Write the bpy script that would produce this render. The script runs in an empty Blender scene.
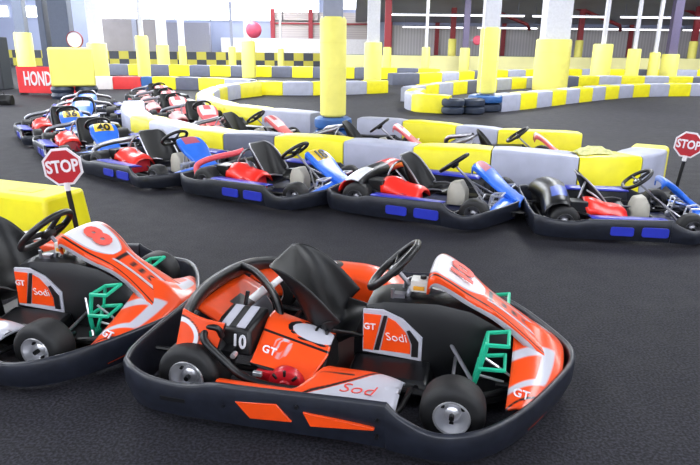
import bpy, math, random
from mathutils import Vector as V, Matrix
random.seed(7)
C = bpy.context.scene.collection
PI = math.pi
def lin(c): return c/12.92 if c <= .04045 else ((c+.055)/1.055)**2.4
def hexc(h): return tuple(lin(int(h[i:i+2], 16)/255) for i in (0, 2, 4))

# ------------------------------------------------------------------ materials
MATS = {}
def mat(name, col, rough=.45, metal=0., var=.06, scale=14., bump=0., coat=0., emit=0.):
    if name in MATS: return MATS[name]
    m = bpy.data.materials.new(name); m.use_nodes = True
    nt = m.node_tree; b = nt.nodes['Principled BSDF']
    c = hexc(col)
    b.inputs['Roughness'].default_value = rough; b.inputs['Metallic'].default_value = metal
    b.inputs['Coat Weight'].default_value = coat; b.inputs['Coat Roughness'].default_value = .12
    tc = nt.nodes.new('ShaderNodeTexCoord'); n = nt.nodes.new('ShaderNodeTexNoise')
    n.inputs['Scale'].default_value = scale; n.inputs['Detail'].default_value = 5
    nt.links.new(tc.outputs['Object'], n.inputs['Vector'])
    r = nt.nodes.new('ShaderNodeValToRGB')
    r.color_ramp.elements[0].position = .3; r.color_ramp.elements[1].position = .7
    r.color_ramp.elements[0].color = (*[x*(1-var) for x in c], 1); r.color_ramp.elements[1].color = (*[min(1, x*(1+var)) for x in c], 1)
    nt.links.new(n.outputs['Fac'], r.inputs['Fac']); nt.links.new(r.outputs['Color'], b.inputs['Base Color'])
    if bump:
        bp = nt.nodes.new('ShaderNodeBump'); bp.inputs['Strength'].default_value = bump; bp.inputs['Distance'].default_value = .01
        nt.links.new(n.outputs['Fac'], bp.inputs['Height']); nt.links.new(bp.outputs['Normal'], b.inputs['Normal'])
    if emit:
        b.inputs['Emission Color'].default_value = (*c, 1); b.inputs['Emission Strength'].default_value = emit
    MATS[name] = m; return m

orange = mat('orange_plastic', 'ea4a12', .28, coat=.25)
white = mat('white_decal', 'dcdce2', .3, coat=.2)
silverd = mat('silver_decal', 'b4b4bf', .32)
black = mat('black_plastic', '08090c', .36, var=.15, scale=30)
bumpb = mat('scuffed_black_bumper', '1b1e28', .36, var=.3, scale=22, bump=.06)
satin = mat('satin_black', '0c0c0e', .4)
seatb = mat('black_seat_shell', '050608', .42, var=.1)
rubber = mat('tyre_rubber', '0e0e10', .6, var=.25, scale=40, bump=.08)
alu = mat('aluminium', 'e2e2e6', .3, .75)
steel = mat('steel_tube', '9a9aa0', .35, .9)
redm = mat('red_engine', 'b51320', .35, coat=.2)
redc = mat('red_cover', 'e8281c', .35, coat=.2)
redt = mat('red_lettering', 'e2463a', .4)
pinkt = mat('coral_lettering', 'e85a4e', .4)
green = mat('green_pedal', '22b48c', .4)
blue = mat('blue_plastic', '3070e0', .3, coat=.2)
dblue = mat('dark_blue_panel', '2430a8', .35)
bluefloor = mat('navy_floor', '1a2145', .5)
yplate = mat('yellow_plate', 'e8c832', .4)
cream = mat('cream_tank', 'b7b3a6', .5)
milky = mat('milky_reservoir', 'd6d6d0', .4)
ylab = mat('yellow_label', 'e6a624', .5)
pinkp = mat('faded_red_plastic', 'd8505a', .4)
yel = mat('yellow_barrier_plastic', 'ece018', .42, var=.07, scale=5)
gry = mat('grey_barrier_plastic', 'a6a9bc', .42, var=.09, scale=5)
dgry = mat('dark_grey_barrier_plastic', '5c6072', .42, var=.1, scale=5)
wht = mat('white_barrier_plastic', 'e6e4e4', .42, var=.05, scale=5)
redb = mat('red_barrier_plastic', 'dc3236', .42, var=.07, scale=5)
blub = mat('blue_tyre_paint', '2a5d9e', .45, var=.15, scale=8)
dtyre = mat('dark_tyre_paint', '2b3446', .5, var=.2, scale=8)
pad = mat('yellow_column_pad', 'f3ea74', .5, var=.06, scale=4)
colgrey = mat('grey_column_paint', '8f93a5', .5)
colwhite = mat('white_column_paint', 'd6d6de', .5)
coldark = mat('slate_column_paint', '565e70', .5)
redsteel = mat('oxide_red_steel', '8e2a34', .5)
purple = mat('purple_steel', '5f5774', .5)
pole = mat('white_pole_paint', 'cfcfd8', .4)
signred = mat('sign_red', 'b01c26', .4)
signwhite = mat('sign_white', 'e4e0e4', .4)

# ------------------------------------------------------------------ mesh builder
def smooth_path(pts, k=4, closed=False):
    P = [V(p) for p in pts]; n = len(P); out = []
    rng = n if closed else n-1
    for i in range(rng):
        if closed: a, b, c, d = P[i-1], P[i], P[(i+1) % n], P[(i+2) % n]
        else: a, b, c, d = P[max(i-1, 0)], P[i], P[i+1], P[min(i+2, n-1)]
        for j in range(k):
            t = j/k
            out.append(.5*((2*b)+(c-a)*t+(2*a-5*b+4*c-d)*t*t+(3*b-a-3*c+d)*t**3))
    if not closed: out.append(P[-1])
    return out
class MB:
    def __init__(s): s.v = []; s.f = []; s.m = []
    def add(s, vs, fs, m=0):
        o = len(s.v); s.v += [tuple(p) for p in vs]
        for i, f in enumerate(fs):
            s.f.append(tuple(o+x for x in f)); s.m.append(m[i] if isinstance(m, list) else m)
        return s
    def box(s, c, sz, m=0, rot=None):
        vs = []
        for x in (-.5, .5):
            for y in (-.5, .5):
                for z in (-.5, .5):
                    p = V((x*sz[0], y*sz[1], z*sz[2]))
                    if rot: p = rot @ p
                    vs.append(p+V(c))
        return s.add(vs, [(0, 1, 3, 2), (4, 6, 7, 5), (0, 4, 5, 1), (2, 3, 7, 6), (0, 2, 6, 4), (1, 5, 7, 3)], m)
    def hexa(s, b, t, m=0):
        return s.add(list(b)+list(t), [(3, 2, 1, 0), (4, 5, 6, 7), (0, 1, 5, 4), (1, 2, 6, 5), (2, 3, 7, 6), (3, 0, 4, 7)], m)
    def loft(s, rings, m=0, closed=False, caps=True):
        n = len(rings[0]); vs = [p for r in rings for p in r]; fs = []; ms = []
        R = len(rings)
        for i in range(R if closed else R-1):
            for j in range(n):
                a = i*n+j; b = i*n+(j+1) % n; c = ((i+1) % R)*n+(j+1) % n; d = ((i+1) % R)*n+j
                fs.append((a, b, c, d)); ms.append(m(i, j) if callable(m) else m)
        if caps and not closed:
            m0 = m(0, 0) if callable(m) else m
            fs.append(tuple(range(n-1, -1, -1))); fs.append(tuple((R-1)*n+j for j in range(n))); ms += [m0, m0]
        return s.add(vs, fs, ms)
    def tube(s, pts, r, n=8, closed=False, m=0, flat=None):
        P = [V(p) for p in pts]; N = len(P); rings = []; up = None
        for i in range(N):
            if closed: t = P[(i+1) % N]-P[i-1]
            else: t = P[min(i+1, N-1)]-P[max(i-1, 0)]
            t.normalize()
            if up is None:
                up = V((0, 0, 1)) if abs(t.z) < .9 else V((1, 0, 0))
            up = (up-t*up.dot(t)).normalized(); sd = t.cross(up)
            rr = r[i] if isinstance(r, list) else r
            ra, rb = (rr, rr) if flat is None else (rr, rr*flat)
            rings.append([P[i]+up*math.cos(2*PI*k/n)*ra+sd*math.sin(2*PI*k/n)*rb for k in range(n)])
        return s.loft(rings, m, closed)
    def lathe(s, prof, o, ax, n=24, m=0):
        ax = V(ax).normalized(); u = ax.orthogonal().normalized(); w = ax.cross(u); o = V(o)
        vs = []; fs = []; ms = []
        for r, h in prof:
            r = max(r, .0004)
            for k in range(n):
                a = 2*PI*k/n; vs.append(o+ax*h+(u*math.cos(a)+w*math.sin(a))*r)
        for i in range(len(prof)-1):
            for k in range(n):
                fs.append((i*n+k, i*n+(k+1) % n, (i+1)*n+(k+1) % n, (i+1)*n+k)); ms.append(m[i] if isinstance(m, list) else m)
        return s.add(vs, fs, ms)
    def cyl(s, a, b, r, n=12, m=0):
        return s.tube([a, b], r, n, m=m)
    def prism(s, poly, o, u, v, d, m=0, mside=None):
        o, u, v = V(o), V(u).normalized(), V(v).normalized(); w = u.cross(v)
        n = len(poly); a = [o+u*x+v*y for x, y in poly]; b = [p+w*d for p in a]
        fs = [tuple(range(n-1, -1, -1)), tuple(range(n, 2*n))]+[(i, (i+1) % n, n+(i+1) % n, n+i) for i in range(n)]
        return s.add(a+b, fs, [m, m]+[m if mside is None else mside]*n)
    def grid(s, P, m=0):
        nu, nv = len(P), len(P[0]); fs = []; ms = []
        for i in range(nu-1):
            for j in range(nv-1):
                fs.append((i*nv+j, i*nv+j+1, (i+1)*nv+j+1, (i+1)*nv+j)); ms.append(m(i, j) if callable(m) else m)
        return s.add([p for r in P for p in r], fs, ms)
    def ball(s, c, r, m=0, n=12):
        rx, ry, rz = (r, r, r) if not hasattr(r, '__len__') else r
        prof = [(math.sin(PI*i/8), -math.cos(PI*i/8)) for i in range(9)]
        o = len(s.v); s.lathe(prof, (0, 0, 0), (0, 0, 1), n, m)
        s.v[o:] = [(c[0]+x*rx, c[1]+y*ry, c[2]+z*rz) for x, y, z in s.v[o:]]
        return s
def build(name, mb, mats, parent=None, bevel=0, solid=0, sub=0, ang=40, seg=2):
    me = bpy.data.meshes.new(name); me.from_pydata(mb.v, [], mb.f)
    mats = mats if isinstance(mats, (list, tuple)) else [mats]
    for m in mats: me.materials.append(m)
    me.polygons.foreach_set('material_index', mb.m)
    me.validate(); me.update()
    import bmesh
    bm = bmesh.new(); bm.from_mesh(me); bmesh.ops.recalc_face_normals(bm, faces=bm.faces); bm.to_mesh(me); bm.free()
    me.shade_smooth(); me.set_sharp_from_angle(angle=math.radians(ang))
    o = bpy.data.objects.new(name, me); C.objects.link(o)
    if parent: o.parent = parent
    if solid:
        d = o.modifiers.new('s', 'SOLIDIFY'); d.thickness = solid; d.offset = -1
    if bevel:
        d = o.modifiers.new('b', 'BEVEL'); d.width = bevel; d.segments = seg; d.limit_method = 'ANGLE'; d.angle_limit = math.radians(35)
    if sub:
        d = o.modifiers.new('u', 'SUBSURF'); d.levels = sub; d.render_levels = sub
    return o
def tag(o, label, cat, group=None, kind=None):
    o['label'] = label; o['category'] = cat
    if group: o['group'] = group
    if kind: o['kind'] = kind
    return o
def struct(o, label=None):
    o['kind'] = 'structure'
    if label: o['label'] = label
    return o
def empty(name, loc=(0, 0, 0), rz=0):
    o = bpy.data.objects.new(name, None); C.objects.link(o); o.location = loc; o.rotation_euler = (0, 0, rz); o.empty_display_size = .2
    return o
def copy_tree(o, parent=None):
    c = o.copy(); C.objects.link(c)
    if parent: c.parent = parent
    for ch in list(o.children): copy_tree(ch, c)
    return c
TXT = {}
def text(name, s, size, o, u, v, m, parent, thick=.003, sx=1., bold=.012):
    key = (s, bold)
    if key not in TXT:
        cu = bpy.data.curves.new('t', 'FONT'); cu.body = s; cu.align_x = 'CENTER'; cu.align_y = 'CENTER'; cu.size = 1; cu.offset = bold; cu.extrude = .01; cu.resolution_u = 3
        ob = bpy.data.objects.new('t', cu); C.objects.link(ob)
        dg = bpy.context.evaluated_depsgraph_get(); me = bpy.data.meshes.new_from_object(ob.evaluated_get(dg))
        TXT[key] = ([tuple(x.co) for x in me.vertices], [tuple(p.vertices) for p in me.polygons])
        bpy.data.objects.remove(ob); bpy.data.curves.remove(cu); bpy.data.meshes.remove(me)
    vs, fs = TXT[key]; o, u, v = V(o), V(u).normalized(), V(v).normalized(); w = u.cross(v).normalized()
    mb = MB(); mb.add([o+u*x*size*sx+v*y*size+w*(z*thick/.01) for x, y, z in vs], fs)
    return build(name, mb, m, parent)

# ------------------------------------------------------------------ kart parts
def wheel(K, x, y, r, w, side, rimm=alu):
    t = MB(); h = w/2
    prof = [(r*.56, -h), (r*.8, -h-.003), (r*.93, -h+.006), (r*.985, -h+.02), (r, -h+.04), (r, h-.04), (r*.985, h-.02), (r*.93, h-.006), (r*.8, h+.003), (r*.56, h), (r*.5, h-.02), (r*.5, -h+.02), (r*.56, -h)]
    t.lathe(prof, (x, y, r), (0, side, 0), 36)
    o = build('wheel', t, rubber, K, ang=50)
    q = MB()
    q.lathe([(r*.5, -h+.01), (r*.57, -h), (r*.55, -h+.02), (r*.52, h-.02), (r*.57, h+.001), (r*.555, h+.006), (r*.50, h+.002), (r*.46, h-.02), (r*.34, h-.045), (r*.27, h-.05), (r*.24, h-.028), (r*.13, h-.02), (0, h-.02)], (x, y, r), (0, side, 0), 28)
    for k in range(3):
        a = k*2*PI/3+.5; c = V((x+math.cos(a)*r*.36, y+side*(h-.047), r+math.sin(a)*r*.36))
        q.cyl(c, c+V((0, side*.012, 0)), .009, 8, 1)
    q.cyl((x, y+side*(h-.02), r), (x, y+side*(h+.004), r), .011, 6, 1)
    build('rim', q, [rimm, satin], o, ang=30)
    return o
SIDE = [(-.27, -.60), (-.21, -.65), (-.12, -.68), (0, -.69), (.09, -.69), (.18, -.69), (.3, -.69), (.54, -.685), (.73, -.68), (.86, -.685)]
SIDET = [.21, .21, .195, .187, .192, .213, .216, .222, .226, .232]
NOSE = [(.86, -.69), (.91, -.70), (1.01, -.71), (1.1, -.705), (1.2, -.665), (1.3, -.575), (1.4, -.43), (1.5, -.24), (1.56, -.1), (1.575, 0)]
NOSET = [.232, .195, .158, .155, .163, .17, .175, .18, .185, .19]
def wall(pts, tops, bottom=.028, thick=.022, bulge=.006, inset=.03):
    P = smooth_path([(p[0], p[1], t) for p, t in zip(pts, tops)], 4); rings = []
    for i, p in enumerate(P):
        t = P[min(i+1, len(P)-1)]-P[max(i-1, 0)]; n = V((t.y, -t.x, 0)).normalized(); z = p.z
        b = V((p.x, p.y, 0))
        sec = [(-thick-inset, bottom), (-thick, z-.02), (-thick*.8, z-.005), (-thick*.4, z), (0, z-.002), (.006, z-.012), (bulge, bottom+(z-bottom)*.62), (bulge*.8, bottom+(z-bottom)*.4), (-inset*.6, bottom)]
        rings.append([b+n*o+V((0, 0, h)) for o, h in sec])
    return MB().loft(rings)
def mir(pts): return [(p[0], -p[1]) for p in reversed(pts)]
def bumpers(K, m, inserts, imat, nose=1., tail=1., bolts=True):
    sh = (lambda p: (p[0] if p[0] < 1.0 else 1.0+(p[0]-1.0)*nose, p[1]))
    N1 = [sh(p) for p in NOSE]; full = N1+mir(N1)[1:]; ft = NOSET+NOSET[::-1][1:]
    nb = build('nose_bumper', wall(full, ft), m, K, ang=50)
    a = build('side_bumper', wall(SIDE, SIDET), m, K, ang=50)
    b = build('side_bumper', wall(mir(SIDE), SIDET[::-1]), m, K, ang=50)
    rear = [(-.27, .60), (-.325, .5), (-.345, .3), (-.35, 0), (-.345, -.3), (-.325, -.5), (-.27, -.60)]
    build('tail_bumper', wall([(-.27+(p[0]+.27)*tail, p[1]) for p in rear], [.21]*7), m, K, ang=50)
    for q, s in ((a, -1), (b, 1)):
        for poly in inserts:
            mb = MB()
            if s < 0: mb.prism(poly, (0, -.67, 0), (1, 0, 0), (0, 0, 1), .0285)
            else: mb.prism(poly, (0, .67, 0), (1, 0, 0), (0, 0, 1), -.0285)
            build('side_insert', mb, imat, q, bevel=.002)
        if bolts:
            for x, z in ((.22, .12), (.52, .165), (.83, .16), (.83, .09)):
                bm = MB(); bm.cyl((x, s*.68, z), (x, s*.7, z), .008, 8); build('bolt', bm, satin, q)
            bm = MB(); bm.box((-.0, s*.69, .115), (.11, .018, .016)); build('slot', bm, satin, q)
    return nb
def chassis(K, floorm, tubem):
    f = MB(); f.prism([(.42, -.3), (1.22, -.3), (1.36, -.2), (1.36, .2), (1.22, .3), (.42, .3)], (0, 0, .045), (1, 0, 0), (0, 1, 0), .006)
    build('floor_tray', f, floorm, K)
    t = MB()
    for s in (-1, 1):
        t.tube(smooth_path([(-.15, s*.33, .09), (.1, s*.33, .08), (.4, s*.31, .065), (.8, s*.31, .065), (1.1, s*.32, .07), (1.3, s*.22, .08), (1.42, s*.1, .09)], 3), .015, 8)
        t.tube(smooth_path([(.22, s*.32, .08), (.26, s*.56, .085), (.4, s*.61, .085), (.7, s*.61, .085), (.86, s*.55, .085), (.9, s*.32, .08)], 3), .012, 8)
        t.cyl((1.09, s*.3, .1), (1.09, s*.45, .127), .018, 8)
        t.cyl((1.09, s*.40, .06), (1.09, s*.40, .19), .016, 8)
        t.cyl((1.25, s*.2, .09), (1.46, s*.25, .12), .011, 8); t.cyl((-.12, s*.3, .1), (-.31, s*.35, .13), .011, 8)
    for x in (-.14, .2, .92, 1.36): t.cyl((x, -.3 if x < 1.3 else -.2, .078), (x, .3 if x < 1.3 else .2, .078), .013, 8)
    build('frame', t, tubem, K)
    a = MB(); a.cyl((0, -.42, .14), (0, .42, .14), .02, 12)
    a.lathe([(.0, -.004), (.1, -.004), (.1, .004), (.0, .004)], (0, .16, .14), (0, 1, 0), 24); a.lathe([(.0, -.005), (.085, -.005), (.085, .005), (0, .005)], (0, -.2, .14), (0, 1, 0), 24)
    build('axle', a, steel, K)
def seat(K, prof, m, edge=None):
    """prof: (x, z, half width, bolster)"""
    n = 12; P = []
    for i, (x, z, hw, bo) in enumerate(prof):
        a = prof[max(i-1, 0)]; b = prof[min(i+1, len(prof)-1)]
        t = V((b[0]-a[0], 0, b[1]-a[1])).normalized(); nr = V((t.z, 0, -t.x)); row = []
        for j in range(n+1):
            v = -1+2*j/n
            row.append(V((x, hw*math.sin(v*PI/2)**1 if abs(v) < 1 else hw*v, z))+nr*bo*abs(v)**2.6)
        P.append(row)
    s = build('seat', MB().grid(P), m, K, solid=.012, sub=2, ang=180)
    if edge:
        e = MB(); pts = [P[i][0] for i in range(len(P))]+P[-1]+[P[i][-1] for i in range(len(P)-1, -1, -1)]
        e.tube(smooth_path(pts, 2), .008, 6); build('seat_edging', e, edge, s)
    return s
def steering(K, c, r, axis, colfoot, rimm=satin):
    c = V(c); ax = V(axis).normalized(); u = V((0, 1, 0)); w = ax.cross(u).normalized()
    ring = MB(); pts = []
    for k in range(32):
        a = 2*PI*k/32; rr = r*(1-.12*max(0, math.cos(a))**4)   # flattened top
        pts.append(c+u*math.sin(a)*rr+w*math.cos(a)*rr)
    ring.tube(pts, .0175, 10, True)
    R = build('steering_wheel', ring, rimm, K)
    h = MB(); h.lathe([(0, .004), (.04, .004), (.045, -.004), (.03, -.03), (0, -.03)], c-ax*.012, ax, 16)
    for a in (PI/2, -PI/2, PI):
        e = c+u*math.sin(a)*r*.97+w*math.cos(a)*r*.97
        h.tube([c-ax*.012, e], [.016, .012], 8, flat=.5)
    build('steering_spoke', h, satin, R)
    g = MB(); g.lathe([(0, .006), (.022, .006), (.024, 0), (0, 0)], c-ax*.006, ax, 12); build('hub_cap', g, alu, R)
    q = MB(); q.cyl(c-ax*.02, colfoot, .011, 10)
    build('steering_column', q, steel, K)
    q = MB(); foot = V(colfoot)
    for s in (-1, 1):
        q.cyl(foot+V((-.01, 0, .02)), (1.07, s*.37, .1), .008, 8)
        m_ = c*.45+foot*.55; q.cyl(m_, (1.18, s*.27, .08), .009, 8)
    build('tie_rod', q, steel, K)
def pedal(K, x, y, m, lean=.2, big=1.):
    o = V((x, y, .06)); up = V((lean, 0, 1)).normalized(); sd = V((0, 1, 0)); t = MB()
    def at(h, s): return o+up*h*big+sd*s
    t.tube([at(0, -.01), at(.10, -.05), at(.215, -.055)], .011, 6); t.tube([at(.0, .01), at(.11, .05)], .010, 6)
    f = V((1, 0, .06)).normalized()
    for hh, dp in ((.115, .10), (.21, .085)): t.tube([at(hh, -.06), at(hh, -.06)+f*dp, at(hh+.01, .055)+f*dp, at(hh, .055)], .010, 6, True)
    t.tube([at(.21, .055), at(.115, .055)], .008, 6)
    t.box(at(.01, 0), (.035, .05, .03))
    p = build('pedal', t, m, K)
    r = MB(); r.cyl(at(.14, 0), at(.14, 0)+V((.13, -.02*(1 if y < 0 else -1), -.07)), .006, 6); r.cyl(at(.05, .03), at(.05, .03)+V((.12, 0, -.02)), .006, 6)
    build('pedal_rod', r, alu, p)
def hood(K, prof, bands, name, mats, thick=.012, side=.04):
    """prof: (x,z,half width); bands: fn(u,v)->material index; the edges turn down"""
    cols = [-1]+[-1+k/20 for k in range(41)]+[1]
    S = smooth_path([(p[0], p[2], p[1]) for p in prof], 6); P = []
    for p in S:
        row = []
        for j, v in enumerate(cols):
            drop = -.018*abs(v)**3 - (side if j in (0, len(cols)-1) else 0)
            row.append(V((p.x, v*p.y*(1.02 if j in (0, len(cols)-1) else 1), p.z+drop)))
        P.append(row)
    n = len(S)
    if mats is None: return livery(name, P, lambda i, j, p: bands(i/(n-1), cols[j], j in (0, len(cols)-1)), K, thick)
    return build(name, MB().grid(P, lambda i, j: bands(i/(n-1), (cols[j]+cols[j+1])/2, j in (0, len(cols)-2))), mats, K, solid=thick, ang=60)

def livery_material():
    m = bpy.data.materials.new('orange_livery'); m.use_nodes = True; nt = m.node_tree; b = nt.nodes['Principled BSDF']
    b.inputs['Roughness'].default_value = .3; b.inputs['Coat Weight'].default_value = .25; b.inputs['Coat Roughness'].default_value = .12
    rgb = nt.nodes.new('ShaderNodeRGB'); rgb.outputs[0].default_value = (*hexc('ea4a12'), 1); last = rgb.outputs[0]
    for nm, c in (('silver', 'b8b8c2'), ('white', 'dcdce2'), ('black', '121216')):
        a = nt.nodes.new('ShaderNodeAttribute'); a.attribute_name = nm
        k = nt.nodes.new('ShaderNodeMath'); k.operation = 'MULTIPLY_ADD'; k.use_clamp = True; k.inputs[1].default_value = 60; k.inputs[2].default_value = .5
        nt.links.new(a.outputs['Fac'], k.inputs[0])
        x = nt.nodes.new('ShaderNodeMix'); x.data_type = 'RGBA'; nt.links.new(k.outputs[0], x.inputs[0]); nt.links.new(last, x.inputs[6]); x.inputs[7].default_value = (*hexc(c), 1); last = x.outputs[2]
    nt.links.new(last, b.inputs['Base Color']); return m
LIV = livery_material()
def livery(name, P, fn, parent, thick=.012, ang=60):
    """a shell whose printed graphics come from signed fields (silver, white, black) on its points"""
    mb = MB().grid(P); o = build(name, mb, LIV, parent, solid=thick, ang=ang); me = o.data; nv = len(P[0])
    vals = [fn(k//nv, k % nv, V(mb.v[k])) for k in range(len(mb.v))]
    for q, nm in enumerate(('silver', 'white', 'black')):
        me.attributes.new(nm, 'FLOAT', 'POINT').data.foreach_set('value', [float(v[q]) for v in vals])
    return o
GTMATS = [orange, white, satin, silverd]
def gt_kart(number, pos, yaw):
    K = empty('racing_kart', (*pos, 0), math.radians(yaw))
    ins = [[(.27, .15), (.44, .165), (.50, .098), (.33, .085)], [(.545, .148), (.575, .092), (.82, .118), (.82, .128)]]
    bumpers(K, bumpb, ins, orange, tail=.6)
    chassis(K, satin, satin)
    for s in (-1, 1):
        wheel(K, 1.09, s*.495, .127, .13, s); wheel(K, 0, s*.48, .14, .2, s)
    seat(K, [(.66, .19, .15, .02), (.63, .19, .17, .05), (.58, .165, .185, .10), (.53, .12, .195, .16), (.47, .10, .2, .21), (.41, .14, .2, .22), (.36, .23, .205, .20), (.315, .34, .205, .155), (.265, .425, .205, .105), (.228, .475, .2, .06), (.213, .50, .19, .025), (.208, .51, .165, .005)], seatb)
    steering(K, (.755, 0, .51), .152, (-.70, 0, .71), (1.08, 0, .16))
    for y in (-.22, .2): pedal(K, 1.15, y, green, big=1.2)
    # central fuel tank console with printed side panels
    c = MB(); rings = []
    for x, zt, w in ((.60, .20, .10), (.66, .36, .13), (.74, .385, .135), (.98, .40, .135), (1.12, .375, .12), (1.26, .30, .10), (1.34, .2, .09), (1.36, .06, .08)):
        rings.append([V((x, -w*1.05, .055)), V((x, -w, zt*.8)), V((x, -w*.85, zt-.01)), V((x, -w*.5, zt)), V((x, w*.5, zt)), V((x, w*.85, zt-.01)), V((x, w, zt*.8)), V((x, w*1.05, .055))])
    cons = build('fuel_tank_console', c.loft(rings), black, K, ang=35)
    for s in (-1, 1):
        Y = .146; b = MB()
        poly = [(.65, .135), (.65, .345), (.74, .35), (.83, .315), (.92, .235), (.92, .12)]
        b.prism(poly, (0, s*Y, 0), (1, 0, 0), (0, 0, 1), .012*s, 0)
        sp = build('side_panel', b, silverd, cons, bevel=.003)
        b = MB(); b.prism([(.655, .15), (.655, .325), (.735, .325), (.70, .15)], (0, s*(Y+.001), 0), (1, 0, 0), (0, 0, 1), -.004*s)
        b.prism([(.735, .155), (.765, .318), (.80, .302), (.845, .255), (.868, .2), (.87, .152)], (0, s*(Y+.001), 0), (1, 0, 0), (0, 0, 1), -.004*s)
        build('orange_decal', b, orange, cons)
        b = MB(); b.prism([(.705, .152), (.745, .325), (.762, .325), (.727, .152)], (0, s*(Y+.001), 0), (1, 0, 0), (0, 0, 1), -.005*s)
        b.prism([(.875, .14), (.875, .2), (.85, .262), (.862, .268), (.905, .215), (.905, .14)], (0, s*(Y+.001), 0), (1, 0, 0), (0, 0, 1), -.005*s)
        build('black_stripe', b, satin, cons)
        u = (1, 0, 0) if s < 0 else (-1, 0, 0)
        text('lettering', 'GT', .042, (.682, s*(Y+.006), .265), u, (0, 0, 1), white, cons)
        text('lettering', 'Sodi', .056, (.805, s*(Y+.006), .225), u, (-.25*s*-1 if s < 0 else .25, 0, 1), white, cons, bold=-.012)
    b = MB(); b.hexa(((.6, -.31, .05), (.98, -.31, .05), (.98, -.14, .05), (.6, -.14, .05)), ((.62, -.29, .1), (.96, -.29, .1), (.96, -.14, .125), (.62, -.14, .125)))
    b.hexa(((.6, .14, .05), (.98, .14, .05), (.98, .31, .05), (.6, .31, .05)), ((.62, .14, .125), (.96, .14, .125), (.96, .29, .1), (.62, .29, .1)))
    build('leg_rest', b, black, K, bevel=.012)
    # steering support and reservoir
    r = MB(); r.box((.885, -.03, .445), (.075, .07, .055), 0); r.box((.885, -.068, .437), (.05, .006, .02), 1); r.cyl((.9, -.03, .47), (.9, -.03, .487), .015, 10, 2)
    build('fluid_reservoir', r, [milky, ylab, satin], K, bevel=.006)
    r = MB(); r.tube(smooth_path([(.83, -.05, .36), (.845, -.05, .42), (.87, -.02, .44), (.93, 0, .41), (.99, .02, .39)], 3), .012, 8)
    r.tube(smooth_path([(.80, .05, .37), (.82, .05, .43), (.87, .02, .45)], 3), .010, 8); r.box((.8, -.06, .385), (.05, .04, .04)); r.cyl((.77, -.08, .385), (.77, -.08, .43), .008, 8)
    build('steering_bracket', r, steel, K)
    # front fairing: plate, struts, nose
    def bands(u, v, edge):
        a = abs(v); N = -1.
        e = abs((u-.27)/.245); lim = .80*(1-e**3)**.5 if e < 1 else -1
        sil = wht_ = blk = N
        if edge: return (u-.1, N, N)
        if u < .54: wht_ = lim-.07-a; sil = lim-a; blk = min(.035-abs(a-.90), u-.08)
        if u >= .48:
            c = .5-(u-.5)*.62
            sil = max(sil, min(.065-abs(a-c-.065), u-.53)); blk = max(blk, min(.02-abs(a-c-.16), u-.55), .025-abs(a-.90))
            blk = max(blk, min(.5*c-a, .015-abs(u-.66)), min(.5*c-a, .015-abs(u-.72)), min(c-a, .02-abs(u-.56)), min(.5*c-a, .015-abs(u-.78)))
            sil = max(sil, min(u-.9, .55-(u-.9)*4-a))
        return (sil, wht_, blk)
    prof = [(.925, .49, .11), (.935, .53, .14), (.965, .552, .158), (1.02, .53, .165), (1.1, .478, .15), (1.17, .43, .118), (1.22, .397, .105), (1.29, .35, .11), (1.37, .292, .128), (1.44, .24, .147), (1.485, .205, .15)]
    fp = hood(K, prof, bands, 'front_fairing', None)
    sl = V((1.0, 0, -.62)).normalized()
    text('number', number, .19 if len(number) < 2 else .15, (1.075, 0, .506), (0, 1, 0), -sl, pinkt, fp, sx=1.15, bold=.05, thick=.0015)
    # wide nose
    ys = [-.45+.9*k/60 for k in range(61)]; P = []
    for y in ys:
        a = abs(y)/.5
        xb = 1.31-.03*a*a; xf = 1.53-.19*a**2.2; zb = .31-.2*a**.8; zf = .195-.08*a
        P.append([V((xb+(xf-xb)*k/16, y, zb+(zf-zb)*k/16+.035*math.sin(PI*k/16)*(1-a*.5))) for k in range(17)]+[V((xf, y, zf-.07))])
    def nb(i, j, p):
        y = abs(p.y); t = min(1, j/16); sk = y+.10*t
        outer = min(sk-.16, .38-sk, (.82-t)*.3); inner = min(sk-.21, .345-sk, (.58-t)*.3)
        return (min(outer, -inner)*1.5, -1., (.008-abs(sk-.452))*3)
    ns = livery('nose_cone', P, nb, K, .01)
    text('lettering', 'GT', .05, (1.345, -.385, .166), (.9, -.35, 0), (.1, .6, .42), white, ns)
    # near side pod deck (engine side) and tall far pod
    ys2 = smooth_path([(0, -.665, .165), (0, -.60, .18), (0, -.53, .186), (0, -.46, .184), (0, -.38, .172), (0, -.33, .14)], 4); P = []
    xs = [.16+.72*i/40 for i in range(41)]
    for x in xs:
        e = max(0, (x-.72)/.16); k_ = max(0, min(1, (x-.47)/.08)); k_ = k_*k_*(3-2*k_); yi = -.575*(1-k_)-.33*k_
        P.append([V((x, -.665+(p.y+.665)/.335*(yi+.665)+(.06*e*e if p.y < -.5 else 0), p.z-.03*e*e)) for p in ys2])
    def pb(i, j, p):
        x = p.x; f = j/20; b = .12+.9*max(0, (x-.36)/.46)**2
        if f < .35 and x < .3: return (-1, .3-f if x < .27 else -1, -1)
        return (b-.07-f, -1., max(.03-abs(f-b+.03), .02-abs(f-.6-.2*(x-.4)) if b < .6 else -1))
    p1 = livery('side_pod', P, pb, K)
    text('lettering', 'Sod', .085, (.725, -.55, .187), (1, 0, 0), (.3, 1, .1), redt, p1, sx=1.1, bold=-.012, thick=.001)
    P = []; sec = smooth_path([(0, .655, .13), (0, .65, .24), (0, .62, .275), (0, .56, .29), (0, .50, .29), (0, .46, .285), (0, .42, .27), (0, .40, .24), (0, .39, .12)], 4)
    xs3 = [.0+.74*i/44 for i in range(45)]
    for x in xs3:
        e = max(0, (x-.45)/.29); e2 = max(0, (.12-x)/.12)
        P.append([V((x, p.y, max(.11, .13+(p.z-.13)*(1-.55*e*e-.3*e2*e2)))) for p in sec])
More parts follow.
